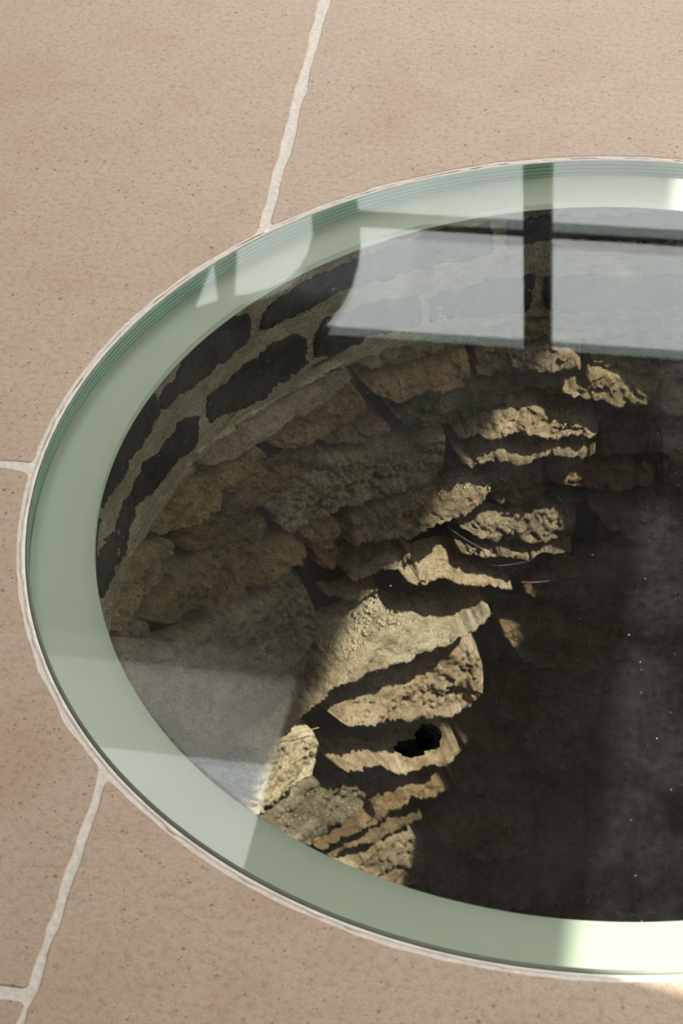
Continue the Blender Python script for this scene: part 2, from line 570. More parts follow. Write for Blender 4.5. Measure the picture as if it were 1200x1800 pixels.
def slab(corners, seed, thick=0.03):
    """quadrilateral stone with rough-cut edges, minus the round hole"""
    loops = []
    for k in range(4):
        a, b = np.array(corners[k]), np.array(corners[(k + 1) % 4])
        n = max(4, int(np.linalg.norm(b - a) / 0.004))
        loops.append(noisy_line(a, b, n, 0.0020, seed * 10 + k)[:-1])
    P = np.concatenate(loops)
    # round the corners slightly, then clip by the circle
    for _ in range(3):
        P = (np.roll(P, 1, 0) + 2 * P + np.roll(P, -1, 0)) / 4
    rad = np.hypot(P[:, 0], P[:, 1])
    rr = RS + fbm(np.arctan2(P[:, 1], P[:, 0]) * 40, P[:, 0] * 0, P[:, 0] * 0, 4, 5) * 0.0006
    inside = rad < rr
    out = []
    n = len(P)
    if inside.any():
        st = next(i for i in range(n) if not inside[i] and inside[i - 1])
        seq = [P[(st + i) % n] for i in range(n) if not inside[(st + i) % n]]
        a0 = math.atan2(seq[-1][1], seq[-1][0])
        a1 = math.atan2(seq[0][1], seq[0][0])
        da = (a1 - a0 + math.pi) % (2 * math.pi) - math.pi
        m = max(6, int(abs(da) * RS / 0.004))
        th = np.linspace(a0, a0 + da, m)
        r2 = RS + fbm(th * 40, th * 0, th * 0, 4, 5) * 0.0006 + np.maximum(0, fbm(th * 14 + 9, th * 0, th * 0, 3, 8) - 0.6) * 0.004
        arc = np.stack([r2 * np.cos(th), r2 * np.sin(th)], -1)
        P = np.concatenate([np.array(seq), arc[1:-1]])
        for _ in range(2):
            P = (np.roll(P, 1, 0) + 2 * P + np.roll(P, -1, 0)) / 4
    n = len(P)
    nx = np.roll(P, -1, 0) - np.roll(P, 1, 0)
    nn = np.stack([nx[:, 1], -nx[:, 0]], -1) / np.maximum(np.linalg.norm(nx, axis=1), 1e-9)[:, None]   # outward for ccw
    lay = [(P - nn * 0.0010, 0.0), (P - nn * 0.0003, -0.0005), (P, -0.0014), (P, -thick)]
    V = np.concatenate([np.column_stack([q, np.full(n, z)]) for q, z in lay])
    F = [tuple(range(n))]
    for k in range(3):
        F += [(k * n + i, (k + 1) * n + i, (k + 1) * n + (i + 1) % n, k * n + (i + 1) % n) for i in range(n)]
    return mesh_obj('paving_slab', V, F, M['limestone'], FLOOR, False)


J = 0.0058        # half a joint
# upper joint runs towards the far wall; lower one continues it on the near side
ax0, ax1 = -0.444, -0.492        # x of the upper joint at y=0.3 and y=1.05
cx0, cx1 = -0.420, -0.408        # x of the lower joint at y=-0.43 and y=-0.75
jb, jd = -0.044, -0.690
def jx(y):
    return ax0 + (ax1 - ax0) * (y - 0.3) / 0.75
far, near = 2.2, -1.5
slab([(-1.75, jb + J), (jx(0) - J, jb + J), (jx(1.05) - J, 1.07 - J), (-1.75, 1.07 - J)], 1)
slab([(jx(0) + J, jb + 0.02), (0.62, jb + 0.02), (0.62, 1.12 - J), (jx(1.07) + J, 1.12 - J)], 2)
slab([(-1.75, jd + J + 0.002), (cx1 - J - 0.001, jd + J), (cx0 - J - 0.001, jb - J), (-1.75, jb - J)], 3)
slab([(cx1 + J, -1.32), (0.62, -1.32), (0.62, jb + 0.01), (cx0 + J, jb + 0.01)], 4)
slab([(-1.75, -1.32), (cx1 - J, -1.32), (cx1 - J, jd - J), (-1.75, jd - J)], 5)
slab([(0.62 + 2 * J, -1.32), (1.21, -1.32), (1.21, 0.28), (0.62 + 2 * J, 0.28)], 6)
slab([(0.62 + 2 * J, 0.29), (1.21, 0.29), (1.21, 1.4), (0.62 + 2 * J, 1.4)], 7)
for k, (a, b) in enumerate(((-1.75, -0.9), (-0.89, 0.06), (0.07, 0.61))):
    slab([(a, 1.13 if k else 1.08), (b, 1.13 if k else 1.08), (b, 1.9), (a, 1.9)], 8 + k)

# sealant bead filling the joint round the cover
def bead(th, rr, zz):
    w = fbm(th * 34, rr * 0, zz * 0, 4, 31, 0.6)
    o = (rr - 1.0005 * R) / (0.0165 * R)
    return rr + np.clip(o, 0, 1) * w * 0.0007, zz + np.clip(1 - abs(o - 0.5) * 2, 0, 1) * w * 0.0008
lathe('sealant_ring', [(1.0005 * R, -0.012), (1.0005 * R, -0.0022), (1.002 * R, -0.0012), (1.005 * R, -0.0008), (1.0090 * R, -0.0014), (1.0115 * R, -0.0028), (1.0140 * R, -0.0055), (1.0140 * R, -0.012)], M['sealant'], FLOOR, 720, True, None, 'white sealant bead around the glass', bead)

# ------------------------------------------------------------------ glass cover
DZ = 0.03833 * R              # apparent depth of the enamel below the upper face
RF = 0.8855 * R
cover = empty('glass_cover', (0, 0, -DZ))
thing(cover, 'round glass cover with a grey-green border, set flush in the stone floor', 'glass cover')
def at_cover(o):
    o.location = (0, 0, DZ)
    return o
def disc(name, rad, z, mat, n=256):
    th = np.linspace(0, 2 * math.pi, n, endpoint=False)
    V = np.column_stack([rad * np.cos(th), rad * np.sin(th), np.full(n, z)])
    return at_cover(mesh_obj(name, V, [tuple(range(n))], mat, cover, False))
disc('upper_face', 0.9945 * R, 0.0, M['glass_top'])
disc('lower_face', RF, -0.66 * DZ, M['glass_low'])
at_cover(lathe('enamel_border', [(RF, -DZ), (0.9985 * R, -DZ), (0.9985 * R, -DZ - 0.0012), (RF, -DZ - 0.0012), (RF, -DZ)], M['frit'], cover, 256, False, None, 'opaque grey-green border'))
at_cover(lathe('ground_arris', [(0.9945 * R, 0.0), (0.9985 * R, -0.0012), (0.9995 * R, -0.0030)], M['arris'], cover, 256, False))
zb = -0.0030
ph = (DZ - 0.0030 - 3 * 0.0007) / 4
for k in range(4):
    at_cover(lathe('glass_ply', [(0.9995 * R, zb), (0.9990 * R, zb - ph * 0.5), (0.9995 * R, zb - ph)], M['ply'], cover, 256))
    zb -= ph
    if k < 3:
        at_cover(lathe('interlayer', [(0.9995 * R, zb), (0.9975 * R, zb - 0.00035), (0.9995 * R, zb - 0.0007)], M['inter'], cover, 256))
        zb -= 0.0007
# dust on the glass
def specks(name, n, size0, size1, rmax, seed, mat, parent, z):
    g = np.random.default_rng(seed)
    V, F = [], []
    for _ in range(n):
        rr, th = rmax * math.sqrt(g.random()), g.random() * 2 * math.pi
        s = size0 + (size1 - size0) * g.random() ** 4
        a = g.random() * 6.28
        k = len(V)
        x, y = rr * math.cos(th), rr * math.sin(th)
        el = 1 + 1.2 * g.random() ** 3
        for q in range(3):
            V.append((x + s * el * math.cos(a + q * 2.09), y + s * math.sin(a + q * 2.09), z))
        V.append((x, y, z + s * 0.9))
        F += [(k, k + 1, k + 3), (k + 1, k + 2, k + 3), (k + 2, k, k + 3)]
    return mesh_obj(name, V, F, mat, parent, False, 'stuff')
at_cover(specks('dust', 3200, 0.00010, 0.0007, 0.975 * R, 3, M['dust'], cover, 0.0001))

# ------------------------------------------------------------------ the well
WELL = empty('wall_well', (0, 0, 0), 'structure')
RW = 0.92


def neck(th, rr, zz):
    c, s = np.cos(th), np.sin(th)
    d = fbm(c * 9 + rr * 0, s * 9 + rr * 0, zz / R * 14, 4, 71) * 0.0018 + fbm(c * 60 + rr * 0, s * 60 + rr * 0, zz / R * 60, 3, 72) * 0.0008
    edge = np.where(zz < -0.30 * R, 1.0, 0.0)
    return rr + d, zz + edge * fbm(c * 7 + rr * 0, s * 7 + rr * 0, rr * 0, 3, 73) * 0.006


prof = [(1.05 * R, -0.0445 * R), (0.915 * R, -0.0445 * R)] + [(0.905 * R, -z * R) for z in np.linspace(0.05, 0.335, 30)] + [(0.915 * R, -0.345 * R), (0.94 * R, -0.352 * R), (1.01 * R, -0.352 * R)]
lathe('mortar_lining', prof, M['mortar'], WELL, 900, True, None, 'pale mortar of the upper lining', neck)


def corej(th, rr, zz):
    c, s = np.cos(th), np.sin(th)
    return rr + fbm(c * 12 + rr * 0, s * 12 + rr * 0, zz / R * 16, 4, 41) * 0.010, zz


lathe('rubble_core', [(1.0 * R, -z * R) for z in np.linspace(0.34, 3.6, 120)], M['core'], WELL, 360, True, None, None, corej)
lathe('well_bed', [(1.0 * R, -3.58 * R), (0.5 * R, -3.55 * R), (0.02 * R, -3.56 * R), (0.0, -3.56 * R)], M['silt'], WELL, 64)


def catmull(P, n):
    P = np.array(P, float)
    seg = np.linalg.norm(np.diff(P, axis=0), axis=1)
    t = np.concatenate([[0], np.cumsum(np.maximum(seg, 1e-6))])
    u = np.linspace(0, t[-1], n)
    lin_ = np.stack([np.interp(u, t, P[:, k]) for k in range(2)], -1)
    w = max(1, n // 60)
    out = lin_.copy()
    for _ in range(w):
        out[1:-1] = (out[:-2] + 2 * out[1:-1] + out[2:]) / 4
    return out


STONES = []


def stone(top, bot, mat, proud=0.0, tilt=0.0, rough=1.0, mapf=on_wall, step=2.9, seed=None, edge=0.095, bevel=0.11, base=None, rnd=0.62, jit=1.0, strata=1.0, label=None, gap=3.4):
    """one wall stone: its face is spanned between an upper and a lower edge line, bulging, layered and pitted;
    its rim turns back into the wall. proud/tilt in units of R (tilt > 0: lower edge stands out further)"""
    seed = seed if seed is not None else len(STONES) + 1
    top, bot = np.array(top, float), np.array(bot, float)
    Lt = np.linalg.norm(np.diff(top, axis=0), axis=1).sum()
    Lb = np.linalg.norm(np.diff(bot, axis=0), axis=1).sum()
    L = max(Lt, Lb)
    n = int(np.clip(L / step, 8, 170))
    a, b = catmull(top, n), catmull(bot, n)
    if gap:
        mid_ = (a + b) / 2
        dlt = (b - a) / np.maximum(np.linalg.norm(b - a, axis=1), 1e-6)[:, None]
        sh = np.minimum(gap, 0.16 * np.linalg.norm(b - a, axis=1))[:, None]
        a, b = a + dlt * sh, b - dlt * sh
        cx_ = (a + b).mean(0) / 2
        k_ = 1 - min(0.06, gap * 1.6 / L)
        ax_ = (mid_[-1] - mid_[0]) / max(np.linalg.norm(mid_[-1] - mid_[0]), 1e-6)
        for q_ in (a, b):
            q_ -= np.outer((q_ - cx_) @ ax_, ax_) * (1 - k_)
    hgt = np.linalg.norm(b - a, axis=1)
    hm = max(float(np.median(hgt)), 6.0)
    m = int(np.clip(hm / step, 6, 100))
    u = np.linspace(0, 1, n)[:, None] + np.zeros((1, m))
    v = np.linspace(0, 1, m)[None, :] + np.zeros((n, 1))
    # rounded ends
    ru = np.clip(0.55 * hm / L, 0.02, 0.5)
    e = np.clip(np.minimum(u, 1 - u) / ru, 0, 1)
    w = rnd + (1 - rnd) * np.sqrt(1 - (1 - e) ** 2)
    vv = 0.5 + (v - 0.5) * w
    px = a[:, None, :] * (1 - vv[..., None]) + b[:, None, :] * vv[..., None]
    # uneven outline
    nx = fbm(px[..., 0] / 26, px[..., 1] / 26, u * 0 + seed, 4, seed) * 2.4 * jit
    ny = fbm(px[..., 0] / 26 + 40, px[..., 1] / 26, u * 0 + seed, 4, seed + 5) * 2.0 * jit
    nx = nx + fbm(px[..., 0] / 7, px[..., 1] / 7, u * 0 + seed, 3, seed + 40) * 1.1 * jit
    ny = ny + fbm(px[..., 0] / 7 + 40, px[..., 1] / 7, u * 0 + seed, 3, seed + 45) * 1.1 * jit
    px = px + np.stack([nx, ny], -1)
    # distance from the rim, in sight units
    du = np.minimum(u, 1 - u) * L
    dv = np.minimum(v, 1 - v) * hgt[:, None]
    bw = max(4.0, bevel * min(hm, L))
    eu = np.sqrt(1 - (1 - np.clip(du / bw, 0, 1)) ** 2)
    ev = np.sqrt(1 - (1 - np.clip(dv / bw, 0, 1)) ** 2)
    rim = (1 - eu * ev) * (1 + 0.6 * np.clip((vv - 0.75) / 0.25, 0, 1))
    if base is None:
        tilt = tilt + 0.014
    rb = (RW if base is None else base) - proud - tilt * (vv - 0.5)
    P = mapf(px, rb)
    q = P / R
    th = np.arctan2(q[..., 1], q[..., 0])
    s, z = th * 0.92, q[..., 2]
    low = fbm(s * 9, z * 13, s * 0 + seed * 1.3, 3, seed)
    ter = np.round(low * 3.0 + fbm(s * 14, z * 50, s * 0 + seed, 3, seed + 2) * 0.5) / 3.0
    lay = fbm(s * 8 + low, z * 44 + low * 2, s * 0 + seed, 4, seed + 3, 0.6)
    crack = np.exp(-(fbm(s * 6 + low, z * 22 + low * 3, s * 0 + seed * 2.1, 3, seed + 21) / 0.055) ** 2)
    pit = fbm(s * 75, z * 75, s * 0 + seed, 4, seed + 9, 0.68)
    hole = np.maximum(0, vnoise(s * 110, z * 110, s * 0 + seed, seed + 30) - 0.45)
    knob = np.abs(fbm(s * 30, z * 34, s * 0 + seed, 4, seed + 13, 0.6))
    d = (0.45 * low + 0.55 * ter) * 0.0105 + lay * 0.0060 * strata + pit * 0.0034 - knob * 0.0065 - crack * 0.0060 * strata - hole * 0.010
    d = d * rough
    d = d - rim * edge
    # push along the radius (d > 0: towards the axis)
    rad = np.hypot(q[..., 0], q[..., 1])
    k = (rad - d) / rad
    z = np.minimum(z, -0.052)
    V = np.stack([q[..., 0] * k, q[..., 1] * k, z], -1)
    # skirt: copy of the border pushed back into the core
    full = np.zeros((n + 2, m + 2, 3))
    full[1:-1, 1:-1] = V
    full[0, 1:-1] = V[0]; full[-1, 1:-1] = V[-1]
    full[:, 0] = full[:, 1]; full[:, -1] = full[:, -2]
    bm_ = np.zeros((n + 2, m + 2), bool)
    bm_[0] = bm_[-1] = True
    bm_[:, 0] = bm_[:, -1] = True
    rr = np.hypot(full[..., 0], full[..., 1])
    kk = np.where(bm_, np.maximum(rr, 1.03) / rr, 1.0)
    full[..., 0] *= kk
    full[..., 1] *= kk
    o = mesh_obj('stone', (full * R).reshape(-1, 3), grid_faces(n + 2, m + 2), M[mat], WELL, True, None, label)
    STONES.append(o)
    return o


NK = dict(base=0.905, proud=0.0065, edge=0.016, bevel=0.07, rough=0.28, rnd=0.86, jit=1.7, gap=0)
# --- dark stones of the mortared upper lining, first course
for tp, bt in (
    ([(160, 985), (163, 940), (172, 905)], [(174, 982), (178, 940), (181, 906)]),
    ([(165, 890), (178, 820), (203, 757), (240, 697), (277, 692)], [(187, 892), (201, 868), (221, 843), (241, 798), (259, 770), (272, 746), (283, 728)]),
    ([(283, 700), (322, 640), (362, 592), (402, 560), (438, 547)], [(290, 727), (312, 703), (332, 690), (364, 667), (401, 636), (429, 613), (442, 595)]),
    ([(461, 552), (488, 527), (533, 500), (577, 478), (627, 452), (680, 430), (780, 405), (868, 392)], [(457, 582), (487, 573), (520, 557), (560, 543), (600, 517), (640, 507), (700, 488), (760, 476), (820, 462), (868, 450)]),
    ([(890, 385), (1000, 378), (1100, 378), (1235, 382)], [(890, 440), (950, 428), (1050, 424), (1140, 429), (1235, 430)]),
    # second course
    ([(163, 1040), (173, 990), (188, 945), (200, 925), (211, 899), (228, 868), (234, 868)], [(186, 1055), (205, 1018), (217, 990), (228, 953), (238, 916), (236, 905)]),
    ([(237, 893), (238, 858), (253, 812), (285, 790), (302, 772), (319, 741), (338, 728), (355, 728)], [(243, 897), (265, 878), (285, 854), (307, 826), (330, 803), (347, 781), (357, 758)]),
    ([(366, 705), (392, 679), (415, 662), (432, 642), (460, 624), (483, 603), (517, 587), (540, 590)], [(370, 752), (392, 741), (429, 722), (467, 700), (500, 680), (533, 655), (543, 642)]),
    ([(552, 585), (583, 556), (640, 537), (700, 525), (745, 522)], [(549, 637), (583, 627), (633, 606), (690, 588), (748, 575)]),
    ([(758, 522), (848, 497), (905, 487), (940, 484)], [(757, 573), (830, 562), (900, 555), (938, 552)]),
    ([(955, 484), (1000, 487), (1060, 481), (1100, 489), (1235, 483)], [(955, 552), (1010, 553), (1110, 548), (1235, 550)]),
):
    stone(tp, bt, 'slate', **NK)

# --- ledge below the lining
stone([(178, 1068), (205, 1022), (228, 962), (240, 912), (285, 864), (330, 810), (349, 785)], [(186, 1100), (214, 1032), (226, 985), (246, 950), (270, 916), (294, 880), (318, 846), (343, 818)], 'mortar', 0.012, 0.01, 0.6, edge=0.03)
stone([(612, 640), (671, 606), (713, 592), (757, 575), (830, 563), (923, 556), (1010, 556), (1110, 552), (1235, 556)], [(625, 652), (671, 622), (728, 608), (776, 606), (815, 608), (925, 603), (1010, 603), (1110, 602), (1235, 607)], 'olive', 0.004, 0.0, 0.7, edge=0.03)
stone([(346, 797), (352, 780), (370, 757), (415, 732), (500, 688), (542, 650), (580, 643), (610, 636)], [(352, 806), (366, 796), (406, 776), (424, 757), (465, 730), (513, 700), (559, 677), (612, 641)], 'mortar', 0.022, 0.016, 0.5, edge=0.03, bevel=0.2, jit=0.6)
stone([(350, 812), (366, 798), (406, 778), (424, 760), (465, 733), (513, 703), (559, 680), (616, 643)], [(354, 824), (381, 829), (415, 813), (471, 778), (513, 753), (570, 716), (612, 680), (625, 662)], 'grey', 0.032, 0.012, 0.5, edge=0.05, bevel=0.12, jit=0.6, label='long ledge stone split along its length')
stone([(625, 628), (640, 618), (680, 606), (728, 600), (776, 600), (815, 604)], [(630, 650), (650, 658), (682, 653), (705, 643), (756, 634), (800, 622), (815, 614)], 'moss', 0.03, 0.02, label='mossy ledge stone')

# --- dry-laid stones, from the upper left to the dark right
S = stone
S([(650, 672), (657, 665), (682, 657), (705, 647), (756, 637), (801, 626), (832, 622)], [(652, 700), (668, 713), (705, 713), (739, 702), (790, 697), (815, 686), (832, 668)], 'brown', 0.030, 0.02, 1.1)
S([(834, 622), (885, 620), (925, 612), (945, 606), (973, 608), (1002, 616), (1022, 632)], [(834, 671), (880, 671), (911, 664), (945, 660), (968, 660), (1002, 667), (1024, 660)], 'tan', 0.020, -0.01, 1.2)
S([(985, 692), (1000, 676), (1020, 668), (1032, 645), (1060, 648), (1090, 658), (1152, 678)], [(985, 703), (1019, 710), (1058, 715), (1081, 722), (1129, 724), (1155, 715), (1158, 700)], 'olive', 0.032, 0.02)
S([(1028, 628), (1100, 624), (1235, 634)], [(1045, 640), (1075, 652), (1115, 664), (1152, 674), (1235, 678)], 'olive', 0.0, 0.0)
S([(1157, 685), (1235, 682)], [(1152, 728), (1180, 738), (1235, 735)], 'olive', 0.02, 0.0)
S([(905, 672), (935, 668), (975, 668), (1000, 675)], [(912, 684), (945, 686), (970, 696), (985, 704)], 'moss', -0.01, 0.0)
S([(692, 728), (705, 718), (739, 706), (790, 700), (815, 690), (830, 675), (875, 673), (906, 678)], [(692, 745), (711, 757), (750, 760), (779, 753), (818, 741), (860, 728), (886, 719), (900, 705)], 'moss', 0.018, 0.01)
S([(476, 780), (513, 756), (559, 725), (598, 699), (622, 676), (640, 686)], [(490, 800), (522, 800), (559, 782), (598, 760), (641, 743), (653, 725)], 'brown', 0.012, 0.01)
S([(580, 782), (610, 762), (644, 745), (660, 733), (684, 742)], [(582, 794), (627, 790), (672, 782), (690, 765), (692, 755)], 'brown', 0.014, 0.01)
S([(482, 902), (500, 880), (536, 843), (576, 800), (620, 794), (671, 788), (699, 777), (750, 763), (794, 755)], [(488, 938), (505, 952), (540, 938), (570, 927), (627, 904), (713, 875), (767, 856), (786, 842)], 'grey', 0.016, 0.006, 0.9, bevel=0.1, label='broad flat-faced grey stone')
S([(395, 900), (428, 878), (471, 849), (522, 815), (576, 785)], [(400, 915), (445, 906), (478, 888), (530, 850), (572, 803)], 'deep', 0.000, 0.0)
S([(266, 930), (300, 890), (336, 852), (352, 832), (385, 833), (420, 815), (466, 783)], [(290, 952), (319, 945), (353, 926), (404, 888), (432, 866), (476, 838), (483, 806)], 'ochre', 0.014, 0.01)
S([(314, 852), (330, 832), (341, 824)], [(318, 870), (332, 858), (343, 843)], 'tan', 0.022, 0.0, step=3)
S([(352, 935), (372, 912), (409, 899), (440, 905), (468, 900)], [(330, 985), (370, 965), (400, 945), (440, 920), (472, 906)], 'deep', -0.006, 0.0)
S([(188, 1112), (205, 1060), (222, 1010), (235, 978), (255, 950), (274, 950)], [(228, 1130), (238, 1087), (255, 1052), (264, 1002), (272, 968), (277, 953)], 'olive', 0.006, 0.0)
S([(259, 1052), (267, 1000), (279, 952), (300, 946), (320, 948)], [(264, 1066), (285, 1036), (305, 1002), (325, 983), (326, 970)], 'olive', 0.004, 0.0)
S([(258, 1070), (282, 1044), (300, 1000), (327, 988), (347, 985), (375, 962), (429, 920), (470, 902), (479, 925)], [(275, 1100), (305, 1108), (340, 1088), (375, 1062), (418, 1010), (453, 974), (475, 948)], 'ochre', -0.002, 0.02, 1.2)
S([(378, 1058), (420, 1012), (455, 977), (472, 963), (522, 948), (545, 958)], [(378, 1089), (428, 1057), (485, 1031), (533, 1003), (548, 976)], 'brown', 0.016, 0.02)
S([(287, 1132), (340, 1110), (380, 1092), (428, 1063), (490, 1037), (527, 1007), (550, 1022), (568, 1075), (567, 1108)], [(300, 1290), (345, 1325), (383, 1279), (446, 1241), (495, 1200), (532, 1162), (558, 1120)], 'grey', 0.004, 0.01, 1.0, bevel=0.10)
S([(188, 1122), (230, 1121), (258, 1076), (284, 1127)], [(212, 1240), (248, 1270), (280, 1292), (298, 1282)], 'grey', -0.004, 0.0)
S([(350, 1332), (383, 1284), (446, 1246), (500, 1207), (535, 1167), (555, 1124)], [(368, 1390), (386, 1380), (440, 1336), (478, 1280), (520, 1216), (560, 1128)], 'grey', 0.012, 0.01)
S([(300, 1300), (345, 1335)], [(350, 1420), (368, 1392)], 'grey', 0.0, 0.0)
S([(438, 1312), (478, 1272), (520, 1215), (556, 1122), (580, 1098), (608, 1088), (640, 1068), (660, 1050), (682, 1054), (710, 1073), (760, 1073), (810, 1070), (866, 1078)], [(446, 1332), (490, 1298), (550, 1258), (588, 1226), (655, 1195), (725, 1174), (767, 1149), (812, 1132), (840, 1115), (868, 1092)], 'pale', 0.038, 0.085, 0.75, bevel=0.10, label='large sunlit ledge stone with gritty top')
S([(588, 1232), (620, 1215), (655, 1198), (725, 1176), (767, 1152), (812, 1131), (835, 1125), (853, 1160)], [(600, 1287), (644, 1288), (676, 1281), (725, 1285), (760, 1276), (800, 1276), (833, 1264), (858, 1212)], 'tan', 0.032, 0.055, 1.35, bevel=0.10)
S([(575, 1294), (600, 1297), (700, 1294), (780, 1292), (825, 1302)], [(590, 1357), (609, 1367), (648, 1358), (676, 1359), (711, 1371), (739, 1362), (781, 1360), (802, 1346), (816, 1325)], 'tan', -0.012, 0.11, 0.9, edge=0.03, bevel=0.12)
S([(440, 1347), (478, 1301), (520, 1285), (562, 1277)], [(440, 1462), (470, 1432), (510, 1399), (552, 1362), (563, 1340)], 'pale', 0.012, 0.0, 1.0, bevel=0.1)
S([(455, 1467), (510, 1403), (550, 1370), (575, 1370), (600, 1376), (625, 1378), (650, 1386), (651, 1405)], [(470, 1505), (520, 1503), (548, 1494), (580, 1470), (615, 1448), (650, 1426)], 'grey', 0.004, 0.02, 1.1, bevel=0.1)
S([(556, 1495), (585, 1471), (620, 1448), (655, 1425), (658, 1392), (690, 1391), (741, 1376), (776, 1367), (792, 1376)], [(565, 1503), (608, 1481), (657, 1462), (713, 1430), (727, 1416), (776, 1405), (797, 1392)], 'brown', 0.014, 0.02, 1.0)
S([(575, 1508), (610, 1485), (660, 1465), (715, 1436), (745, 1422)], [(590, 1520), (640, 1492), (700, 1468), (748, 1444)], 'deep', 0.0, 0.0)
S([(600, 1522), (643, 1494), (664, 1479), (699, 1465), (730, 1461), (752, 1481)], [(600, 1562), (650, 1578), (700, 1582), (742, 1562), (753, 1502)], 'tan', 0.014, 0.03, 1.1)
S([(800, 765), (820, 748), (847, 738), (870, 728), (894, 720), (928, 716), (956, 719), (987, 730), (1007, 728), (1030, 731), (1052, 755)], [(803, 780), (830, 778), (860, 776), (902, 773), (945, 770), (982, 777), (1020, 775), (1052, 770)], 'tan', 0.026, 0.03, 1.3, gap=1)
S([(799, 787), (830, 784), (870, 781), (926, 783), (985, 780), (1046, 782)], [(805, 818), (835, 829), (850, 822), (875, 817), (917, 818), (968, 808), (1033, 808), (1047, 796)], 'tan', 0.022, 0.075, 1.2, edge=0.04, gap=0)
S([(800, 838), (845, 832), (880, 822), (920, 822), (962, 815)], [(868, 893), (900, 898), (930, 895), (962, 890)], 'brown', -0.010, 0.0)
S([(612, 912), (660, 895), (713, 877), (767, 858), (790, 842), (830, 837), (855, 842), (872, 853)], [(615, 972), (640, 968), (680, 963), (725, 953), (753, 936), (796, 922), (841, 905), (858, 890), (868, 868)], 'tan', 0.042, 0.035, 1.1, label='sunlit wedge-shaped tan stone')
S([(545, 945), (570, 930), (608, 914)], [(552, 995), (568, 1010), (600, 992), (614, 972)], 'brown', 0.012, 0.0)
S([(598, 998), (621, 975), (683, 964), (735, 955)], [(622, 1032), (672, 1018), (700, 1012), (714, 1015), (724, 985)], 'grey', 0.010, 0.04)
S([(574, 1041), (600, 1041), (630, 1035), (668, 1026)], [(580, 1060), (615, 1064), (650, 1054), (670, 1040)], 'brown', -0.012, 0.0)
S([(708, 1013), (724, 985), (740, 978), (770, 972), (797, 970), (812, 985), (870, 1014), (905, 1036)], [(712, 1028), (739, 1031), (787, 1030), (819, 1038), (872, 1042), (906, 1044)], 'tan', 0.026, 0.055, 1.0)
S([(808, 932), (830, 908), (850, 897), (892, 894), (915, 898), (949, 894), (985, 892), (1016, 893)], [(812, 945), (864, 960), (901, 963), (935, 960), (975, 958), (1015, 952)], 'grey', 0.008, 0.01, 1.1)
S([(808, 958), (864, 965), (915, 967), (950, 967), (1000, 963)], [(810, 981), (841, 983), (875, 986), (923, 988), (955, 981), (1010, 976)], 'tan', 0.026, 0.03, 0.8, gap=0.5)
S([(812, 990), (875, 992), (930, 991), (1000, 982)], [(870, 1010), (900, 1017), (935, 1012), (995, 1002)], 'deep', -0.004, 0.0, 1.4)
S([(914, 1030), (922, 1019), (956, 1006), (1010, 999), (1050, 1006), (1090, 1017), (1125, 1032)], [(918, 1050), (935, 1062), (996, 1078), (1019, 1087), (1072, 1095), (1120, 1090)], 'brown', 0.016, 0.01)
S([(1042, 960), (1064, 946), (1101, 963), (1143, 971), (1235, 973)], [(1050, 980), (1064, 994), (1090, 1006), (1130, 1015), (1235, 1020)], 'deep', 0.010, 0.0)
S([(1025, 884), (1058, 888), (1110, 892), (1160, 887), (1235, 882)], [(1032, 900), (1064, 934), (1101, 955), (1143, 963), (1235, 964)], 'olive', 0.026, 0.02)
S([(960, 832), (1000, 817), (1060, 814), (1150, 817)], [(962, 858), (1000, 868), (1060, 872), (1100, 870), (1155, 868)], 'brown', 0.010, 0.02)
S([(1048, 790), (1060, 772), (1100, 770), (1150, 772)], [(1050, 808), (1100, 809), (1150, 809)], 'deep', 0.0, 0.0)
S([(1158, 774), (1235, 770)], [(1160, 815), (1165, 865), (1235, 870)], 'olive', 0.02, 0.0)
S([(1035, 728), (1080, 730), (1150, 733)], [(1055, 760), (1100, 765), (1150, 766)], 'deep', -0.008, 0.0)
S([(1158, 744), (1235, 742)], [(1156, 765), (1235, 765)], 'olive', 0.0, 0.0)
S([(965, 866), (1000, 873), (1060, 878), (1060, 879)], [(970, 887), (1000, 890), (1025, 887), (1050, 884)], 'brown', -0.012, 0.0)
S([(876, 1098), (917, 1086), (960, 1082), (1030, 1096), (1112, 1104)], [(885, 1125), (917, 1168), (945, 1186), (1000, 1192), (1058, 1186), (1112, 1160)], 'deep', 0.020, 0.01)
S([(1122, 1102), (1160, 1082), (1235, 1087)], [(1125, 1155), (1160, 1185), (1200, 1205), (1235, 1210)], 'deep', 0.020, 0.01)
S([(1130, 1034), (1180, 1026), (1235, 1028)], [(1128, 1090), (1170, 1074), (1235, 1080)], 'deep', 0.004, 0.0)
S([(883, 1245), (950, 1236), (1010, 1229), (1100, 1233), (1235, 1241)], [(882, 1272), (902, 1284), (937, 1297), (1025, 1305), (1077, 1318), (1235, 1330)], 'deep', 0.022, 0.02)
S([(805, 1292), (850, 1285), (890, 1288), (937, 1302), (1025, 1312), (1080, 1322)], [(812, 1318), (843, 1346), (902, 1371), (940, 1374), (1025, 1362), (1080, 1350)], 'deep', 0.016, 0.01)
S([(798, 1362), (815, 1358), (836, 1360)], [(796, 1395), (820, 1402), (838, 1385)], 'brown', 0.004, 0.0)
S([(842, 1376), (900, 1381), (960, 1379), (1030, 1373)], [(834, 1408), (885, 1416), (955, 1420), (1030, 1412)], 'deep', 0.008, 0.01)
S([(880, 1180), (940, 1196), (1060, 1196), (1110, 1182), (1140, 1200)], [(885, 1236), (950, 1229), (1010, 1223), (1100, 1226), (1150, 1230)], 'deep', -0.012, 0.0)
S([(1150, 1200), (1190, 1215), (1235, 1220)], [(1155, 1230), (1190, 1234), (1235, 1236)], 'deep', -0.008, 0.0)
S([(868, 1140), (875, 1130), (882, 1128)], [(866, 1235), (872, 1238), (880, 1236)], 'deep', -0.016, 0.0)
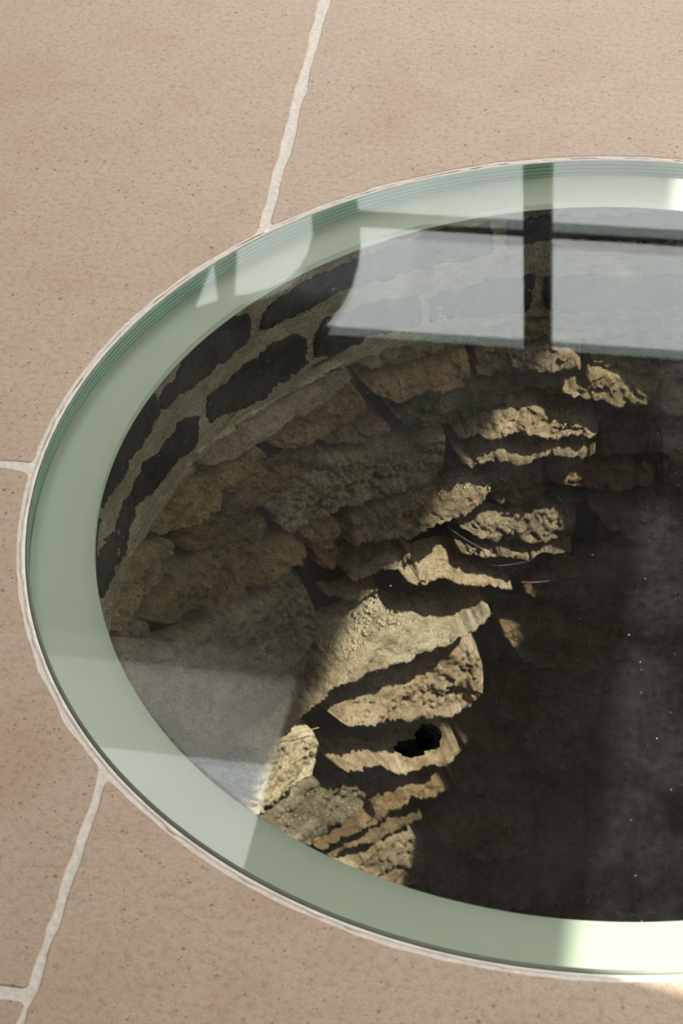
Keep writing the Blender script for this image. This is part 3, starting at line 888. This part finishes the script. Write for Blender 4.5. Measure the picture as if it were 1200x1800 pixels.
S([(1085, 1336), (1150, 1339), (1235, 1345)], [(1040, 1402), (1100, 1416), (1235, 1422)], 'deep', 0.012, 0.01)
S([(800, 1425), (880, 1432), (945, 1435)], [(768, 1500), (850, 1520), (940, 1515)], 'deep', 0.012, 0.02)
S([(955, 1440), (1020, 1431), (1100, 1432)], [(950, 1530), (1020, 1545), (1105, 1535)], 'deep', 0.006, 0.02)
S([(1110, 1434), (1235, 1437)], [(1118, 1540), (1235, 1560)], 'deep', 0.016, 0.02)
S([(760, 1515), (850, 1532), (940, 1528)], [(760, 1590), (850, 1612), (940, 1618)], 'deep', 0.008, 0.02)
S([(950, 1546), (1050, 1557), (1235, 1566)], [(950, 1632), (1050, 1642), (1235, 1652)], 'deep', 0.012, 0.02)

# --- the rest of the shaft, out of the photograph's sight: plain courses
def px_of(P):
    d = P - CP
    zc = d @ FW
    return 600 + FPX * (d @ RT) / zc, 900 - FPX * (d @ UP) / zc


def seen(th, z):
    P = np.array([0.92 * R * math.cos(th), 0.92 * R * math.sin(th), z * R])
    x, y = px_of(P)
    t = (0 - CP[2]) / (P[2] - CP[2])
    g = CP + (P - CP) * t
    return np.hypot(g[0], g[1]) < 0.93 * R and x < 1238 and (P - CP) @ FW > 0 and (P[:2] @ (P[:2] - CP[:2])) > 0


gz, k = 0.37, 0
while gz < 2.75:
    h = 0.17 + 0.12 * random.random()
    th = random.random() * 0.3
    t_end = th + 2 * math.pi
    while th < t_end - 0.12:
        ln = 0.32 + 0.32 * random.random()
        if t_end - (th + ln) < 0.2:
            ln = t_end - th
        mid = th + ln / 2
        vis = [seen(th + ln * f, -(gz + h * g)) for f in (0.04, 0.35, 0.65, 0.96) for g in (0.1, 0.5, 0.9)]
        if sum(vis) <= 1:
            a, b = -(th + ln - 0.012) * 920, -(th + 0.012) * 920
            wv = [random.uniform(-16, 16) for _ in range(8)]
            tp = [(a, gz * 1000 + 8 + wv[0]), (a * .66 + b * .34, gz * 1000 + 8 + wv[1] * .5), (a * .33 + b * .67, gz * 1000 + 8 + wv[2] * .5), (b, gz * 1000 + 8 + wv[3])]
            bt = [(a, (gz + h) * 1000 - 8 + wv[4]), (a * .66 + b * .34, (gz + h) * 1000 - 8 + wv[5] * .5), (a * .33 + b * .67, (gz + h) * 1000 - 8 + wv[6] * .5), (b, (gz + h) * 1000 - 8 + wv[7])]
            k += 1
            stone(tp, bt, random.choice(('olive', 'brown', 'grey', 'deep', 'deep')), random.uniform(0, 0.025), random.uniform(0, 0.02), mapf=from_theta, step=22, seed=500 + k)
        th += ln
    gz += h
for zc in ((0.06, 0.175), (0.20, 0.315)):
    th = 3.1 + zc[0]
    while th < 2 * math.pi + 1.1:
        ln = 0.3 + 0.25 * random.random()
        k += 1
        if not seen(th + ln * .9, -zc[0]) and not seen(th + ln * .9, -zc[1]) and not seen(th, -zc[1]):
            a, b = -(th + ln - 0.02) * 920, -th * 920
            stone([(a, zc[0] * 1000), ((a + b) / 2, zc[0] * 1000 - 4), (b, zc[0] * 1000)], [(a, zc[1] * 1000 - 12), ((a + b) / 2, zc[1] * 1000 - 4), (b, zc[1] * 1000 - 10)], 'slate', mapf=from_theta, step=16, seed=700 + k, **NK)
        th += ln

# ------------------------------------------------------------------ small things in and on the well
from mathutils.bvhtree import BVHTree
dg = None
def wall_hit(px, lift=0.0):
    """first stone of the wall along a sight line"""
    d = Vector(sight(np.array(px, float))).normalized()
    o = Vector(CP)
    best = None
    for t in TREES:
        h = t.ray_cast(o, d, 6.0)
        if h[0] is not None and (best is None or h[3] < best[3]):
            best = h
    if best is None:
        q = Vector(on_wall(np.array(px, float), 0.9))
        best = (q, (Vector(CP) - q).normalized(), 0, 0)
    return best


near_st = STONES[:95]
TREES = []
for o in near_st:
    me = o.data
    TREES.append(BVHTree.FromPolygons([v.co for v in me.vertices], [tuple(p.vertices) for p in me.polygons]))

# loose grit on the sunlit ledges
def grit_patch(pts, n, s0, s1, seed):
    g = np.random.default_rng(seed)
    V, F = [], []
    pts = np.array(pts, float)
    for _ in range(n):
        c = pts[g.integers(len(pts))]
        q = c + g.normal(size=2) * np.array([16, 10])
        h = wall_hit(q)
        if h is None:
            continue
        s = s0 + (s1 - s0) * g.random() ** 3
        c0, nn = h[0], h[1]
        if nn.dot(Vector(CP) - c0) < 0:
            nn = -nn
        c0 = c0 + nn * s * 0.3
        k = len(V)
        for ax in ((1, 0, 0), (-1, 0, 0), (0, 1, 0), (0, -1, 0), (0, 0, 1), (0, 0, -1)):
            r_ = s * (0.6 + 0.6 * g.random())
            V.append((c0.x + ax[0] * r_, c0.y + ax[1] * r_, c0.z + ax[2] * r_))
        for f in ((0, 2, 4), (2, 1, 4), (1, 3, 4), (3, 0, 4), (2, 0, 5), (1, 2, 5), (3, 1, 5), (0, 3, 5)):
            F.append(tuple(k + i for i in f))
    return V, F
V1, F1 = grit_patch([(655, 1060), (645, 1075), (620, 1090), (600, 1105), (590, 1125), (640, 1105), (670, 1085), (610, 1140), (690, 1080)], 760, 0.0008, 0.0042, 5)
V2, F2 = grit_patch([(800, 852), (770, 862), (820, 848), (840, 850), (740, 875)], 160, 0.0007, 0.0030, 6)
V3, F3 = grit_patch([(560, 1400), (600, 1420), (520, 1440), (640, 1410), (500, 1340), (530, 1310), (700, 1480), (740, 1490)], 260, 0.0005, 0.0022, 7)
V4, F4 = grit_patch([(1000, 690), (1020, 685), (1005, 745), (1008, 735), (780, 985), (760, 1000), (830, 972)], 160, 0.0006, 0.0024, 8)
V, F = [], []
for v_, f_ in ((V1, F1), (V2, F2), (V3, F3), (V4, F4)):
    k = len(V)
    V += v_
    F += [tuple(i + k for i in f) for f in f_]
mesh_obj('grit', V, F, M['grit'], WELL, False, 'stuff')


def tube(name, pts, rad, mat, parent=None, sides=5):
    pts = [Vector(p) for p in pts]
    V, F = [], []
    for i, p in enumerate(pts):
        d = (pts[min(i + 1, len(pts) - 1)] - pts[max(i - 1, 0)]).normalized()
        a = d.cross(Vector((0.3, 0.2, 0.9))).normalized()
        b = d.cross(a)
        r_ = rad[i] if isinstance(rad, (list, tuple)) else rad
        for k in range(sides):
            an = k * 2 * math.pi / sides
            V.append(tuple(p + (a * math.cos(an) + b * math.sin(an)) * r_))
    for i in range(len(pts) - 1):
        for k in range(sides):
            F.append((i * sides + k, i * sides + (k + 1) % sides, (i + 1) * sides + (k + 1) % sides, (i + 1) * sides + k))
    return mesh_obj(name, V, F, mat, parent)


def hung(p0, p1, sag, n=14, lift=0.006):
    """a strand between two stones of the wall"""
    a, b = wall_hit(p0), wall_hit(p1)
    A, B = a[0], b[0]
    ta = (Vector(CP) - A).normalized() * lift
    out = []
    for i in range(n):
        t = i / (n - 1)
        out.append(A.lerp(B, t) + ta + Vector((0, 0, -sag * 4 * t * (1 - t))))
    return out


stem = tube('dry_stem', hung((470, 1312), (560, 1279), -0.003, 10, 0.004), 0.0008, M['straw'])
thing(stem, 'thin pale dry stem lying along the top of the lowest left sunlit stones', 'stem')
web = empty('cobweb', tuple(wall_hit((860, 975))[0]))
thing(web, 'fine cobweb strands stretched in front of the small middle stones of the well wall', 'cobweb')
for p0, p1, sg in (((785, 925), (850, 965), 0.003), ((818, 985), (930, 985), 0.010), ((955, 978), (1040, 984), -0.003), ((915, 1023), (1020, 1008), 0.006), ((800, 950), (806, 985), 0.001)):
    o = tube('strand', hung(p0, p1, sg, 14, 0.012), 0.00017, M['silk'], web, 3)
    o.matrix_parent_inverse = Matrix.Translation(web.location).inverted()

# small black fluffy lump on the glass
def lump(name, c, sx, sy, sz, seed, n=40, m=24, amp=0.22):
    th = np.linspace(0, 2 * math.pi, n, endpoint=False)[:, None] + np.zeros((1, m))
    ph_ = np.linspace(0.02, math.pi - 0.02, m)[None, :] + np.zeros((n, 1))
    x, y, z = np.sin(ph_) * np.cos(th), np.sin(ph_) * np.sin(th), np.cos(ph_)
    k = 1 + amp * fbm(x * 2.2 + seed, y * 2.2, z * 2.2, 4, seed, 0.65)
    V = np.stack([c[0] + x * k * sx, c[1] + y * k * sy, np.maximum(c[2] + z * k * sz, 0.0002)], -1).reshape(-1, 3)
    return V, grid_faces(n, m, True)
fl = on_floor(np.array([752.0, 1306.0]))
V, F = lump('clump', (0, 0, 0.0085), 0.0115, 0.0125, 0.0105, 3)
cl = mesh_obj('fluff_clump', V, F, M['black'])
cl.location = (fl[0], fl[1], 0.0002)
thing(cl, 'small black fluffy clump lying on the glass above the sunlit stones', 'clump')
fl2 = on_floor(np.array([722.0, 1322.0]))
V, F = lump('shadow_lobe', (fl2[0] - fl[0], fl2[1] - fl[1], 0.005), 0.0125, 0.0085, 0.0042, 9)
mesh_obj('shadow_lobe', V, F, M['black'], cl)  # black lobe modelled in place of the clump's shadowy double image
